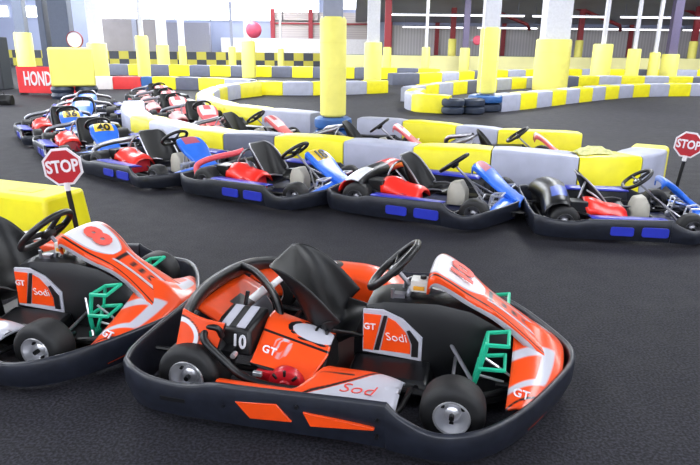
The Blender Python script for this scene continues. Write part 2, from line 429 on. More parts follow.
    def fb(i, j, p):
        q = math.sqrt(((p.x-.17)/.2)**2+((j-15)/8)**2)
        return (-1., .9-q, min(q-.9, 1.08-q))
    livery('side_pod', P, fb, K)
    # engine
    e = MB(); e.hexa(((.27, -.44, .07), (.52, -.44, .07), (.52, -.2, .07), (.27, -.2, .07)), ((.25, -.43, .15), (.52, -.43, .095), (.52, -.16, .155), (.25, -.16, .23)))
    for k in range(5): e.box((.30+.05*k, -.19, .17), (.012, .06, .16))
    eng = build('engine', e, black, K, bevel=.008)
    P = []
    sec = smooth_path([(0, -.455, .195), (0, -.46, .235), (0, -.445, .25), (0, -.40, .275), (0, -.33, .312), (0, -.30, .326), (0, -.27, .345), (0, -.22, .36), (0, -.15, .355), (0, -.13, .32)], 3)
    for i in range(31):
        t = i/30; x = .235+.30*t; P.append([V((x-.085*t*max(0, min(1, (.32-p.z)/.12)), p.y, p.z-.062-.075*t+.035*max(0, min(1, (.26-p.z)/.06)))) for p in sec])
    def cb(i, j, p):
        t = i/30; q = math.sqrt(((t-.72)/.36)**2+((j-20)/3.2)**2) if j > 15 else 9
        w = math.hypot((t-.36)*1.0, (j-11.6)/20)
        return (max(.92-q, .011-abs(w-.12), .011-abs(w-.07)), -1., max((3+3*math.sin(PI*t)-j)*.1, .06-.1*abs(j-15), min(q-.92, 1.12-q)))
    ec = livery('engine_cover', P, cb, eng, ang=50)
    f = MB(); f.prism([(-.45, .08), (-.44, .11), (-.33, .17), (-.23, .215), (-.15, .21), (-.13, .06), (-.44, .06)], (.535, 0, 0), (0, 1, 0), (0, 0, 1), -.012)
    build('cover_end', f, satin, eng)
    hl = MB(); nn = V((.18, -.55, .83)).normalized(); hl.lathe([(0, .012), (.024, .012), (.032, .004), (.032, -.01), (0, -.01)], (.425, -.375, .158), nn, 16, 0); build('filler_hole', hl, satin, ec)
    text('lettering', 'GT', .048, (.30, -.405, .222), (1, 0, -.26), (0, .83, .55), white, ec)
    # recoil starter
    rs = MB(); rs.lathe([(.078, 0), (.08, .015), (.072, .035), (.05, .042), (.03, .042), (.028, .05), (0, .05)], (.40, -.455, .115), (0, -1, 0), 24)
    for k in range(8):
        a = k*PI/4; rs.box((.40+math.cos(a)*.06, -.493, .115+math.sin(a)*.06), (.028, .012, .012), 1, Matrix.Rotation(-a, 3, 'Y'))
    rs.box((.30, -.45, .12), (.07, .05, .08), 0); rs.box((.275, -.48, .15), (.04, .02, .02), 2)
    build('recoil_starter', rs, [redm, satin, alu], eng, bevel=.003)
    g = MB(); g.tube(smooth_path([(.05, -.45, .33), (.06, -.52, .30), (.15, -.535, .225), (.235, -.54, .165), (.35, -.54, .138), (.5, -.54, .138), (.56, -.53, .135)], 4), .017, 10)
    build('exhaust_guard', g, black, K)
    g = MB(); g.tube(smooth_path([(.0, -.47, .33), (.06, -.48, .34), (.10, -.47, .33), (.11, -.46, .29)], 4), .014, 10)
    g.tube(smooth_path([(-.0, -.45, .39), (-.01, -.49, .34), (.02, -.51, .27), (.1, -.5, .22)], 4), .013, 10); g.box((.12, -.44, .2), (.07, .06, .06)); g.cyl((.17, -.46, .22), (.17, -.49, .22), .012, 8, 1); g.cyl((.13, -.46, .18), (.13, -.49, .18), .009, 8, 1)
    build('air_hose', g, [black, alu], K)
    # air box with start number
    AX, AZ = 0, -.015; ab = MB(); ab.hexa(((.025, -.42, .2), (.225, -.42, .2), (.235, -.21, .22), (.04, -.21, .22)), ((.035, -.395, .32), (.21, -.395, .315), (.23, -.21, .345), (.05, -.21, .35)))
    ab.v = [(x+AX, y, z+AZ) for x, y, z in ab.v]; box = build('air_box', ab, satin, K, bevel=.014)
    text('number', number, .085, (.165+AX, -.4125, .262+AZ), (1, 0, -.02), (0, .16, 1), white, box, sx=.8, bold=.02)
    sp = MB()
    for x in (.09, .165): sp.hexa(((x-.02, -.385, .317), (x+.02, -.385, .315), (x+.025, -.225, .343), (x-.015, -.225, .345)), ((x-.02, -.385, .323), (x+.02, -.385, .321), (x+.025, -.225, .349), (x-.015, -.225, .351)))
    sp.v = [(x+AX, y, z+AZ) for x, y, z in sp.v]
    build('white_stripe', sp, silverd, box)
    # rear guard hoop, bodywork and struts
    h = MB(); h.tube(smooth_path([(-.03, -.475, .345), (-.045, -.44, .375), (-.065, -.3, .395), (-.07, -.1, .39), (-.06, .1, .37), (-.05, .27, .335), (-.01, .40, .30), (.05, .46, .28)], 4), .044, 10, flat=.62)
    build('rear_hoop', h, black, K)
    h = MB(); h.tube(smooth_path([(-.06, .12, .385), (.05, .05, .39), (.16, -.06, .375), (.24, -.14, .33), (.28, -.19, .22), (.29, -.2, .1)], 4), .022, 10, flat=.8)
    h.tube(smooth_path([(.06, -.2, .1), (.09, -.2, .25), (.11, -.17, .38)], 3), .010, 8)
    build('seat_stay', h, black, K)
    def rcp(u, v):   # u rear to front, v bottom to top
        return V((-.07+.17*u+.03*v, -.545+.05*u+.05*v-.02*math.sin(PI*u), .215+(.20-.07*u)*v))
    def rf(i, k, p):
        w = math.hypot(i/24-.1, k/24-.45)
        return (-1., .05-abs(w-.36), max(.02-abs(w-.43), (i-23)*.1))
    livery('rear_cowl', [[rcp(i/24, k/24) for k in range(25)] for i in range(25)], rf, K)
    b = MB(); b.grid([[V((-.06+.15*k/4, -.36+.50*i/8, .37-.08*(k/4)-.03*(i/8))) for k in range(5)] for i in range(9)], lambda i, j: 2 if i in (3, 4) and j > 1 else (1 if j == 3 else 0))
    build('rear_deck', b, GTMATS, K, solid=.012)
    b = MB(); b.grid([[V((-.03+.13*k/4, .18+.24*i/4, .31-.05*k/4-.02*i/4)) for k in range(5)] for i in range(5)], lambda i, j: 1 if j == 3 else 0)
    build('rear_deck', b, GTMATS, K, solid=.012)
    return K

def club_kart(pos, yaw, panel=blue, plate=yplate, num=None, nummat=satin, guard='red', cover=redc, seatedge=steel, deck=dblue, tank=cream, insm=dblue, pat=None, recline=0.):
    K = empty('racing_kart', (*pos, 0), math.radians(yaw))
    def rr(x0, x1, z0, z1, r=.02):
        pts = []
        for cx, cz, a0 in ((x1-r, z1-r, 0), (x0+r, z1-r, 90), (x0+r, z0+r, 180), (x1-r, z0+r, 270)):
            for k in range(4): a = math.radians(a0+k*30); pts.append((cx+r*math.cos(a), cz+r*math.sin(a)))
        return pts
    bumpers(K, bumpb, [rr(.36, .555, .075, .155), rr(.62, .84, .075, .16)], insm, nose=.67, tail=.25, bolts=False)
    chassis(K, bluefloor, satin)
    for s in (-1, 1):
        wheel(K, 1.09, s*.495, .127, .12, s, steel); wheel(K, 0, s*.48, .14, .19, s, steel)
        d = MB(); d.grid([[V((.2+.64*i/8, s*(.672-.05*k), .222-.012*(k/3)**2)) for k in range(4)] for i in range(9)]); build('side_pod', d, deck, K, solid=.012)
    seat(K, [(.68-.3*recline, .17, .15, .04), (.62-.3*recline, .17, .18, .05), (.55-.4*recline, .12, .19, .09), (.47-.5*recline, .09, .2, .12), (.40-.6*recline, .11, .2, .14), (.35-.75*recline, .2, .2, .13), (.305-.9*recline, .31, .195, .10), (.265-recline, .41, .18, .06), (.245-recline, .46, .155, .03), (.235-recline, .485, .12, .012)], seatb, seatedge)
    steering(K, (.73, 0, .44), .148, (-.60, 0, .80), (1.05, 0, .16))
    for y in (-.2, .2): pedal(K, 1.13, y, alu, big=.85)
    t = MB(); t.loft([[V((x, -w, .06)), V((x, -w, z*.8)), V((x, -w*.8, z)), V((x, w*.8, z)), V((x, w, z*.8)), V((x, w, .06))] for x, z, w in ((.70, .2, .06), (.73, .27, .075), (.82, .29, .075), (.88, .2, .06))])
    build('fuel_tank', t, tank, K, bevel=.012)
    prof = [(.93, .43, .09), (.935, .46, .12), (.96, .475, .145), (1.02, .445, .165), (1.1, .385, .165), (1.17, .325, .14), (1.25, .265, .12), (1.33, .215, .115), (1.39, .185, .12)]
    pt = pat or (lambda u, v, e: 1 if (.12 < u < .47 and abs(v) < .72 and not e) else 0)
    fp = hood(K, prof, pt, 'front_fairing', [panel, plate, white, satin])
    sl = V((.15, 0, -.108)).normalized()
    if num:
        text('number', num, .16, (1.05, 0, .436), (0, 1, 0), -sl, nummat, fp, bold=.02)
    ys = [-.46, -.38, -.28, -.18, -.09, 0, .09, .18, .28, .38, .46]; P = []
    for y in ys:
        a = abs(y)/.46; xb = 1.22-.03*a; xf = 1.345-.10*a**2; zb = .21-.06*a; zf = .17-.04*a
        P.append([V((xb+(xf-xb)*k/5, y, zb+(zf-zb)*k/5+.015*math.sin(PI*k/5))) for k in range(6)]+[V((xf, y, zf-.07))])
    build('nose_cone', MB().grid(P), panel, K, solid=.01, ang=60)
    e = MB(); e.hexa(((.25, -.46, .07), (.53, -.46, .07), (.53, -.2, .07), (.25, -.2, .07)), ((.27, -.43, .2), (.51, -.43, .2), (.51, -.2, .22), (.27, -.2, .22)))
    e.lathe([(.075, 0), (.078, .02), (.05, .035), (0, .035)], (.42, -.455, .14), (0, -1, 0), 20)
    for k in range(4): e.box((.3+.06*k, -.47, .115), (.018, .03, .07))
    eng = build('engine', e, redm, K, bevel=.01)
    cv = MB(); P = []
    for i in range(9):
        t = i/8; x = .19+.38*t; dz = -.09*t*t+.012*math.sin(t*9)
        P.append([V((x+.02, -.47, .20+dz*.5)), V((x, -.44, .255+dz)), V((x, -.38, .30+dz)), V((x, -.30, .315+dz)), V((x+.01, -.22, .30+dz)), V((x+.02, -.19, .24+dz))])
    build('engine_cover', MB().grid(P), cover, eng, solid=.012, ang=50)
    b = MB(); b.box((.14, -.36, .22), (.15, .16, .16)); b.cyl((.06, -.4, .2), (-.06, -.42, .23), .05, 12); b.tube(smooth_path([(.1, -.44, .2), (.2, -.5, .2), (.3, -.5, .16)], 3), .018, 8)
    build('air_box', b, black, K, bevel=.012)
    g = MB()
    if guard in ('red', 'pink', 'silver', 'blue'):
        gm = {'red': pinkp, 'pink': pinkp, 'silver': steel, 'blue': dblue}[guard]
        g.tube(smooth_path([(-.14, -.5, .19), (-.15, -.49, .27), (-.1, -.44, .32), (.0, -.33, .36), (.12, -.22, .39), (.2, -.16, .42)], 4), .03, 10)
        build('rear_guard', g, gm, K); g = MB()
        g.tube(smooth_path([(-.14, .5, .19), (-.15, .49, .27), (-.1, .44, .32), (.0, .33, .35), (.12, .22, .38), (.2, .16, .40)], 4), .03, 10)
        build('rear_guard', g, gm, K)
    else:
        m4 = {'tricolour': [redc, white, black], 'black': [black, mat('faded_blue', '4a5fae', .4), black]}[guard]
        ys = [-.54+1.08*i/16 for i in range(17)]
        sec = [(.06, .30), (.02, .375), (-.05, .39), (-.12, .365), (-.17, .29), (-.19, .2)]
        def gb(i, j):
            if guard == 'black': return 1 if (j in (1, 2) and i in (2, 3, 4, 5)) else 0
            return (1 if j in (1, 2) else (0 if j > 2 else 2)) if i in (0, 1, 2, 3) else (2 if i < 8 else 0)
        P = [[V((x+.05*(1-abs(y)/.54), y, .14+(z-.14)*(1-.32*(abs(y)/.54)**3))) for x, z in sec] for y in ys]
        build('rear_cowl', MB().grid(P, gb), m4, K, solid=.012, ang=50)
    s = MB(); s.tube(smooth_path([(.1, -.2, .1), (.17, -.23, .3), (.22, -.18, .42), (.26, -.05, .43)], 4), .011, 8)
    s.tube(smooth_path([(.24, -.2, .36), (.34, -.25, .3), (.5, -.25, .14), (.62, -.22, .09)], 4), .009, 8)
    build('seat_stay', s, steel, K)
    return K

# ------------------------------------------------------------------ camera
cam = bpy.data.cameras.new('camera'); co = bpy.data.objects.new('camera', cam); C.objects.link(co); bpy.context.scene.camera = co
cam.sensor_fit = 'HORIZONTAL'; cam.sensor_width = 36; cam.lens = 605/700*36; cam.clip_end = 200
TH, RO = math.radians(17.2), math.radians(.64)
fw = V((0, math.cos(TH), -math.sin(TH))); u0 = V((0, math.sin(TH), math.cos(TH))); r0 = V((1, 0, 0))
rt = r0*math.cos(RO)+u0*math.sin(RO); up = u0*math.cos(RO)-r0*math.sin(RO)
co.matrix_world = Matrix(((rt.x, up.x, -fw.x, 0), (rt.y, up.y, -fw.y, 0), (rt.z, up.z, -fw.z, 1.47), (0, 0, 0, 1)))

# ------------------------------------------------------------------ karts
OR, BL, RD = 'orange rental karts in the foreground', 'blue karts lined up along the barrier', 'red karts parked in the pit lane'
k = gt_kart('10', (-.534, 2.78), -13.8); tag(k, 'orange and black racing kart with number 10, nearest to the camera', 'racing kart', OR)
k = gt_kart('8', (-2.35, 3.24), -13.2); tag(k, 'orange and black racing kart with number 8, half cut off by the left edge', 'racing kart', OR)
def blue_kart(pos, yaw, label, **kw):
    k = club_kart(pos, yaw, **kw); tag(k, label, 'racing kart', BL); return k
redpat = lambda u, v, e: 1 if (.14 < u < .42 and abs(v) < .6 and not e) else 0
k4 = blue_kart((1.80, 5.19), -8, 'blue kart with a black and blue rear cowl, beside the right-hand stop sign', guard='black', plate=blue, recline=.06); k4.scale = (.9, .9, .9)
blue_kart((.30, 5.86), -27, 'blue kart with a red, white and black rear cowl and reddish plate, in mid row', guard='tricolour', plate=mat('reddish_plate', 'b5586c', .4), pat=redpat)
blue_kart((-1.20, 6.46), -30, 'blue kart with yellow plate 18 and a faded red rear guard bar', guard='pink', num='18')
blue_kart((-2.58, 7.33), -38, 'blue kart with red lettering on its fairing and a silver guard bar', guard='silver', plate=mat('reddish_plate', 'b5586c', .4), pat=redpat)
blue_kart((-3.76, 8.62), -55, 'blue kart with yellow plate 40 facing the camera', guard='silver', num='40')
blue_kart((-4.80, 10.08), -56, 'blue kart with yellow plate 36, behind kart 40', guard='silver', num='36')
blue_kart((-5.15, 11.85), -68, 'blue kart with a plain pale plate, behind kart 36', guard='silver', plate=mat('pale_plate', 'b9bccb', .4))
blue_kart((-5.75, 13.4), -66, 'farthest blue kart at the back of the line, near the yellow padded box', guard='silver', plate=blue)

pk = mat('red_fairing', 'e0686c', .35); pw = mat('pale_pink_plate', 'f2dde0', .4)
def red_kart(pos, yaw, label, src=None):
    k = copy_tree(src) if src else club_kart(pos, yaw, panel=pk, plate=pw, guard='silver', cover=mat('pale_red_cover', 'd9a0a0', .4), deck=black, insm=pk, seatedge=None, pat=lambda u, v, e: 1 if (.08 < u < .6 and abs(v) < .8 and not e and not (.2 < u < .42 and abs(v) < .35)) else 0)
    k.location = (*pos, 0); k.rotation_euler = (0, 0, math.radians(yaw)); tag(k, label, 'racing kart', RD); return k
r = red_kart((1.32, 7.6), -12, 'red and white kart behind the barrier, farthest right in the pit lane')
red_kart((-.34, 8.35), -12, 'red and white kart behind the barrier, just right of the big yellow column', r)
red_kart((-2.1, 9.3), -20, 'red and white kart behind the barrier, left of the big yellow column', r)
red_kart((-2.95, 11.25), -60, 'red and white kart alone at the left bend of the pit lane', r)
for i, (x, y) in enumerate(((-3.28, 12.0), (-3.88, 13.5), (-4.55, 15.2))):
    red_kart((x-.62, y+.9), -60, ['front', 'second', 'rearmost'][i]+' of the three red karts in a line at the barrier end', r)

# ------------------------------------------------------------------ barriers
def resample(path, n=40):
    P = smooth_path([(x, y, 0) for x, y in path], n); L = [0]
    for a, b in zip(P, P[1:]): L.append(L[-1]+(b-a).length)
    def at(s):
        s = max(0, min(L[-1], s)); lo, hi = 0, len(L)-1
        while hi-lo > 1:
            m = (lo+hi)//2
            if L[m] <= s: lo = m
            else: hi = m
        t = (s-L[lo])/max(1e-9, L[hi]-L[lo]); return P[lo].lerp(P[hi], t)
    return at, L[-1], P
BM = {'yellow': yel, 'grey': gry, 'dark grey': dgry, 'white': wht, 'red': redb, 'blue': blub}
ORD = ['first', 'second', 'third', 'fourth', 'fifth', 'sixth', 'seventh', 'eighth', 'ninth', 'tenth', 'eleventh', 'twelfth', 'thirteenth', 'fourteenth', 'fifteenth', 'sixteenth', 'seventeenth', 'eighteenth', 'nineteenth', 'twentieth', 'twenty-first', 'twenty-second', 'twenty-third', 'twenty-fourth', 'twenty-fifth', 'twenty-sixth', 'twenty-seventh', 'twenty-eighth', 'twenty-ninth', 'thirtieth']
def barrier(path, colors, where, group, cuts=None, length=.85, width=.4, h=.4, z0=0):
    """blocks along the left-to-right front line of a path; the width extends to the far (left-hand) side"""
    at, T, P = resample(path)
    if cuts is None:
        n = max(1, round(T/length)); cuts = [T*i/n for i in range(n+1)]
    else:
        cs = []
        for cx, cy in cuts:
            best = min(range(400), key=lambda i: (at(T*i/399)-V((cx, cy, 0))).length); cs.append(T*best/399)
        cuts = [0]+cs+[T]
    for i in range(len(cuts)-1):
        a, b = cuts[i]+.006, cuts[i+1]-.006; rings = []; N = max(2, int((b-a)/.18)+1)
        for j in range(N+1):
            s = a+(b-a)*j/N; p = at(s); t = (at(s+.05)-at(s-.05)).normalized(); n = V((-t.y, t.x, 0))
            e = .012 if j in (0, N) else 0
            sec = [(.0+e, 0), (.0+e, h*.3), (.02+e, h*.34), (.02+e, h*.7), (e, h*.74), (e, h-.03-e), (.025+e, h-e), (width-.025-e, h-e), (width-e, h-.03-e), (width-e, 0)]
            if width < .3: sec = [(e, 0), (e, h-.03-e), (.025+e, h-e), (width-.025-e, h-e), (width-e, h-.03-e), (width-e, 0)]
            sec = [(0+e, 0), (0+e, h-.035-e), (.012+e, h-.01-e), (.035+e, h-e), (width-.035-e, h-e), (width-e, h-.035-e), (width-e, 0)]
            rings.append([p+n*o+V((0, 0, z+z0)) for o, z in sec])
        c = colors[i % len(colors)]
        mid = at((a+b)/2); q = MB().loft(rings); q.v = [(x-mid.x, y-mid.y, z) for x, y, z in q.v]
        o = build('barrier_block', q, BM[c], ang=50); o.location = (mid.x, mid.y, 0)
        tag(o, f'{c} block, {ORD[i]} from the left in {where}', 'track barrier', group)
A = [(-4.45, 12.0), (-3.95, 10.5), (-3.42, 9.42), (-2.95, 8.86), (-2.3, 8.1), (-1.63, 7.65), (-.94, 7.42), (-.09, 7.1), (.68, 6.70), (1.54, 6.55), (2.36, 6.16), (3.0, 6.25), (3.45, 6.6), (3.72, 7.05)]
barrier(A, ['grey', 'grey', 'yellow', 'grey', 'yellow', 'dark grey', 'yellow', 'grey', 'yellow', 'grey', 'yellow', 'grey', 'yellow'], 'the front row behind the blue karts', 'pit lane barrier blocks behind the blue karts',
        cuts=[(-4.2, 11.3), (-3.9, 10.4), (-3.42, 9.45), (-2.95, 8.86), (-2.3, 8.1), (-1.63, 7.65), (-.94, 7.42), (-.09, 7.1), (.68, 6.7), (1.54, 6.55), (2.36, 6.16), (3.07, 6.3), (3.55, 6.8)][1:])
B1 = [(-3.0, 18.6), (-3.6, 17.2), (-3.65, 15.3), (-3.35, 13.3), (-2.45, 11.5), (-1.55, 10.65), (-.68, 10.05)]
barrier(B1, ['yellow', 'grey', 'yellow', 'grey', 'yellow', 'grey', 'yellow'], 'the curve left of the big yellow column', 'inner pit lane barrier blocks', length=1.15, width=.38)
B2 = [(.08, 9.45), (.76, 9.18), (1.48, 8.65), (1.99, 8.26), (2.5, 8.05), (3.05, 7.98)]
barrier(B2, ['grey', 'yellow', 'grey', 'yellow'], 'the row right of the big yellow column', 'inner pit lane barrier blocks right of the column', cuts=[(.76, 9.18), (1.48, 8.65), (1.99, 8.26)], width=.3)
C1 = [(-8.7, 20.2), (-6.9, 20.7), (-5.7, 20.6), (-4.6, 20.3), (-3.2, 19.6)]
barrier(C1, ['white', 'red', 'blue', 'yellow', 'dark grey', 'yellow', 'grey'], 'the far row beside the red banner', 'far row with a red and a white block', cuts=[(-7.85, 20.4), (-7.0, 20.65), (-6.65, 20.7), (-5.85, 20.6), (-5.05, 20.45), (-4.1, 20.1)])
C2 = [(-3.0, 18.75), (-1.9, 18.7), (-.9, 18.9), (.2, 19.4), (1.2, 20.2)]
barrier(C2, ['yellow', 'grey'], 'the far row behind the big yellow column', 'far row behind the column', length=.85)
D1 = [(1.6, 16.6), (1.32, 15.4), (1.5, 14.35), (2.2, 14.0)]
barrier(D1, ['yellow', 'grey', 'yellow', 'grey'], 'the rounded end left of the blue tyres', 'rounded barrier end at centre', length=.9)
D2 = [(3.55, 14.5), (4.3, 15.2), (5.3, 16.2), (6.5, 17.4), (7.8, 18.6), (9.2, 19.6), (10.6, 20.1), (12.4, 20.3), (15, 20.4)]
barrier(D2, ['grey', 'yellow'], 'the right-hand row along the far bend', 'right-hand bend barrier blocks', length=.8)
D3 = [(1.7, 16.9), (2.6, 18.6), (4.2, 20.8), (6.5, 23.2), (8.5, 24.6), (11, 25.4), (15, 25.6)]
barrier(D3, ['grey', 'yellow', 'grey', 'yellow', 'dark grey', 'yellow'], 'the row behind the right-hand bend', 'second right-hand row', length=1.0)
E1 = [(-14.5, 29.8), (-8, 29.5), (-4, 29.3), (0, 28.8), (4, 28.3)]
barrier(E1, ['yellow', 'dark grey'], 'the distant row below the chequered padding', 'distant left-hand row', length=1.0, h=.5)
E2 = [(1.6, 24.3), (3.5, 25.4), (6, 28), (9, 30.2), (13, 31.9), (19, 32.2)]
barrier(E2, ['dark grey', 'yellow', 'grey', 'yellow'], 'the distant row below the pale yellow wall', 'distant right-hand row', length=1.25, h=.45)

# yellow barrier at the left edge
def chunky(name, x0, x1, y0, y1, h, m, label, rz, loc, cat='track barrier'):
    t = MB(); t.hexa(((x0, y0, 0), (x1, y0, 0), (x1, y1, 0), (x0, y1, 0)), ((x0+.03, y0+.04, h), (x1-.03, y0+.04, h), (x1-.03, y1-.04, h), (x0+.03, y1-.04, h)))
    o = build(name, t, m, bevel=.03, seg=3); o.location = loc; o.rotation_euler = (0, 0, rz); return tag(o, label, cat)
# ------------------------------------------------------------------ tyres and columns
def tyre_stack(x, y, n, r, m_low, m_top, label, hh=.19):
    K = empty('tyre_stack', (x, y, 0)); tag(K, label, 'tyres')
    for i in range(n):
        t = MB(); t.lathe([(r*.55, .01), (r*.8, 0), (r*.97, .03), (r, hh*.5), (r*.97, hh-.03), (r*.8, hh), (r*.55, hh-.01), (r*.5, hh*.5), (r*.55, .01)], (0, 0, i*(hh+.002)), (0, 0, 1), 32)
        build('tyre', t, m_top if i == n-1 else m_low, K)
    return K
def column(x, y, r, padh, m, top, label, square=None, z0=0., lean=0, g='steel columns with yellow pads'):
    K = empty('padded_column', (x, y, 0)); tag(K, label, 'column', g)
    s = MB(); w = square or r*.7
    if square: s.box((0, 0, (top+z0)/2), (w, w*.8, top-z0))
    else: s.cyl((0, 0, z0), (0, 0, top), w, 16)
    build('post', s, m, K, bevel=.01 if square else 0)
    p = MB(); rr = r
    p.lathe([(rr-.03, z0+.01), (rr, z0+.04), (rr, padh-.05), (rr-.03, padh), (w*.5, padh)], (0, 0, 0), (0, 0, 1), 20)
    for k in range(3): p.lathe([(rr+.003, z0+(padh-z0)*(k+1)/4-.008), (rr+.003, z0+(padh-z0)*(k+1)/4+.008)], (0, 0, 0), (0, 0, 1), 20)
    build('pad', p, pad, K)
    return K
ZC = 6.2
# big yellow barrier behind kart 8
LB = chunky('barrier_block', -1.6, .0, 0, .46, .42, yel, 'big yellow block with a hole in its top, behind kart 8 at the left edge', math.radians(6), (0, 0, 0))
LB.location = (-2.13, 4.06, 0); LB.rotation_euler = (0, 0, math.radians(-20))
hl = MB(); hl.box((-.36, .2, .421), (.22, .12, .004)); build('recess', hl, mat('yellow_recess', 'c9bb1e', .5), LB, bevel=.001)

# columns: (x, y, pad radius, pad top, material, half post or square, label)
tyre_stack(-.29, 9.75, 2, .30, blub, blub, 'blue painted tyres around the foot of the big yellow column')
column(-.29, 9.75, .205, 1.88, colgrey, ZC, 'big yellow padded column in the centre standing in blue tyres', square=.30, z0=.38)
tyre_stack(3.2, 14.75, 2, .42, dtyre, blub, 'blue topped tyre stack around the second yellow column')
for i, (x, y, m, l) in enumerate(((2.3, 13.95, dtyre, 'dark tyre stack, first left of the blue topped stack'), (2.78, 14.05, dtyre, 'dark tyre stack touching the blue topped stack'))): tyre_stack(x, y, 2, .26, m, dgry if 0 else m, l, hh=.17)
column(3.2, 14.75, .225, 1.9, colwhite, ZC, 'yellow padded white column right of centre in the dark tyres', square=.36, z0=.4)
column(7.0, 22, .60, 1.74, colwhite, ZC, 'widest yellow padded column, white above, right of centre', square=.85)
column(.87, 26, .36, 1.6, colwhite, ZC, 'yellow padded white column just right of the big central column', square=.5)
column(11.1, 28, .42, 1.64, pole, ZC, 'white pole in a fat yellow pad, left one of the right-hand row', square=.18)
column(13.4, 30, .30, 1.45, pole, ZC, 'thin white pole with yellow pad, second in the right-hand row', square=.16)
column(14.4, 30, .24, 1.3, pole, ZC, 'thin white pole with yellow pad, third in the right-hand row', square=.16)
column(15.65, 31, .40, 1.22, purple, ZC, 'purple steel column in a yellow pad near the right edge', square=.42)
column(3.63, 31, .2, 1.42, pole, ZC, 'thin white pole with a yellow pad left of the second yellow column', square=.14)
column(5.9, 33, .26, 1.4, purple, ZC, 'purple steel column with a short yellow pad left of the wide column', square=.3)
column(1.84, 33, .22, 1.4, redsteel, ZC, 'dark red column with a short yellow pad near the centre', square=.34)
column(-10.9, 27, .40, 1.44, colwhite, ZC, 'white column in a yellow pad right of the yellow padded box', square=.5)
column(-8.3, 25, .25, 1.74, pole, ZC, 'tall thin white pole in a yellow pad above the blue block', square=.16)
column(-9.9, 33, .32, 1.38, colwhite, 3.0, 'short white pillar in a yellow pad left of the pale wall', square=.45)
column(-9.55, 35.5, .2, 1.35, colwhite, 3.4, 'pale pillar with a narrow yellow pad behind the short white pillar', square=.3)
column(-4.6, 28, .31, 1.6, colwhite, 3.1, 'yellow padded column under the red disc', square=.3)
column(-6.46, 34, .2, 1.32, colgrey, 3.6, 'thin grey pole with yellow pad left of the red disc', square=.14)
column(-3.84, 34, .17, 1.25, pole, 4.0, 'thin white pole with yellow pad right of the red disc', square=.12)
column(-16.6, 32, .42, 1.9, coldark, ZC, 'slate column with a yellow pad above the red banner', square=.5)
for i, (x, y, l) in enumerate(((8.1, 38, 'red steel post with yellow pad left of the wide column'), (6.0, 38, 'red steel post with yellow pad beside the purple column'), (13.6, 38, 'red steel post with yellow pad behind the fat white pole'), (19.9, 37, 'red steel post with yellow pad at the right edge'))):
    column(x, y, .24, 1.9, redsteel, 4.4, l, square=.3, g='red steel posts with yellow pads')

# yellow padded box, disc, banner, cabinet
K = empty('padded_box', (-7.6, 17, 0), .42); tag(K, 'large yellow padded block on dark tyres beside the red banner', 'crash pad')
t = MB(); t.box((0, 0, .83), (1.1, .8, 1.0)); build('pad', t, pad, K, bevel=.05)
for i, (x, y) in enumerate(((-.3, -.12), (.3, -.12))):
    t = MB()
    for j in range(2): t.lathe([(.17, .01+.165*j), (.27, .165*j), (.3, .08+.165*j), (.27, .16+.165*j), (.17, .155+.165*j)], (x, y, 0), (0, 0, 1), 24)
    build('tyre', t, dtyre, K)
K = empty('slate_column', (-10.05, 21.8, 0)); tag(K, 'thick slate grey column behind the yellow padded box', 'column')
t = MB(); t.box((-.45, 0, 3.1), (.22, .5, 6.2)); t.box((.12, 0, 3.1), (.66, .4, 6.2)); build('post', t, coldark, K, bevel=.02)
t = MB(); t.lathe([(0, .02), (.19, .02), (.2, 0), (.2, -.03), (0, -.03)], (0, 0, 0), (0, -1, 0), 28)
d = build('round_disc', t, mat('white_disc', 'dcdce4', .4)); d.location = (-7.35, 16.8, 1.53); tag(d, 'round white disc standing on top of the yellow padded box', 'disc')
t = MB(); t.lathe([(.2, .03), (.215, .03), (.215, -.035), (.2, -.035)], (0, 0, 0), (0, -1, 0), 28); build('rim', t, redsteel, d)
K = empty('advertising_banner', (-8.62, 17.85, 0), math.radians(-4)); tag(K, 'red banner with white lettering standing left of the yellow padded box', 'banner')
t = MB(); t.box((0, 0, .42), (2.0, .05, .74)); build('panel', t, redb, K, bevel=.01)
text('lettering', 'HONDA', .54, (-.30, -.03, .44), (1, 0, 0), (0, 0, 1), white, K, sx=.5, bold=.025)
t = MB()
for x in (-.9, 0, .9): t.box((x, .05, .03), (.06, .3, .05))
build('foot', t, satin, K)
K = empty('cabinet', (-11.55, 20, 0)); tag(K, 'tall dark cabinet standing at the left edge of the track', 'cabinet')
t = MB(); t.box((0, 0, .8), (1.0, .6, 1.6)); build('body', t, mat('dark_cabinet', '3a3f44', .5), K, bevel=.02)
for s in (-1, 1):
    t = MB(); t.box((s*.245, -.305, .8), (.47, .02, 1.5)); dd = build('door', t, mat('dark_cabinet_door', '2e3136', .5), K, bevel=.006)
    t = MB(); t.cyl((s*.05, -.33, .7), (s*.05, -.33, .9), .012, 8); build('handle', t, steel, dd)
K = empty('tool_bag', (-8.5, 14.9, 0)); tag(K, 'small black bag on the floor at the left edge', 'bag')
t = MB(); t.loft([[V((x, y*w, z)) for y, z in ((-.14, 0), (-.16, .12), (-.1, .24), (.1, .24), (.16, .12), (.14, 0))] for x, w in ((-.3, .7), (-.22, 1), (.22, 1), (.3, .7))]); build('body', t, satin, K, bevel=.02)
t = MB(); t.tube(smooth_path([(-.12, 0, .23), (-.08, 0, .32), (.08, 0, .32), (.12, 0, .23)], 4), .012, 8); build('handle', t, satin, K)

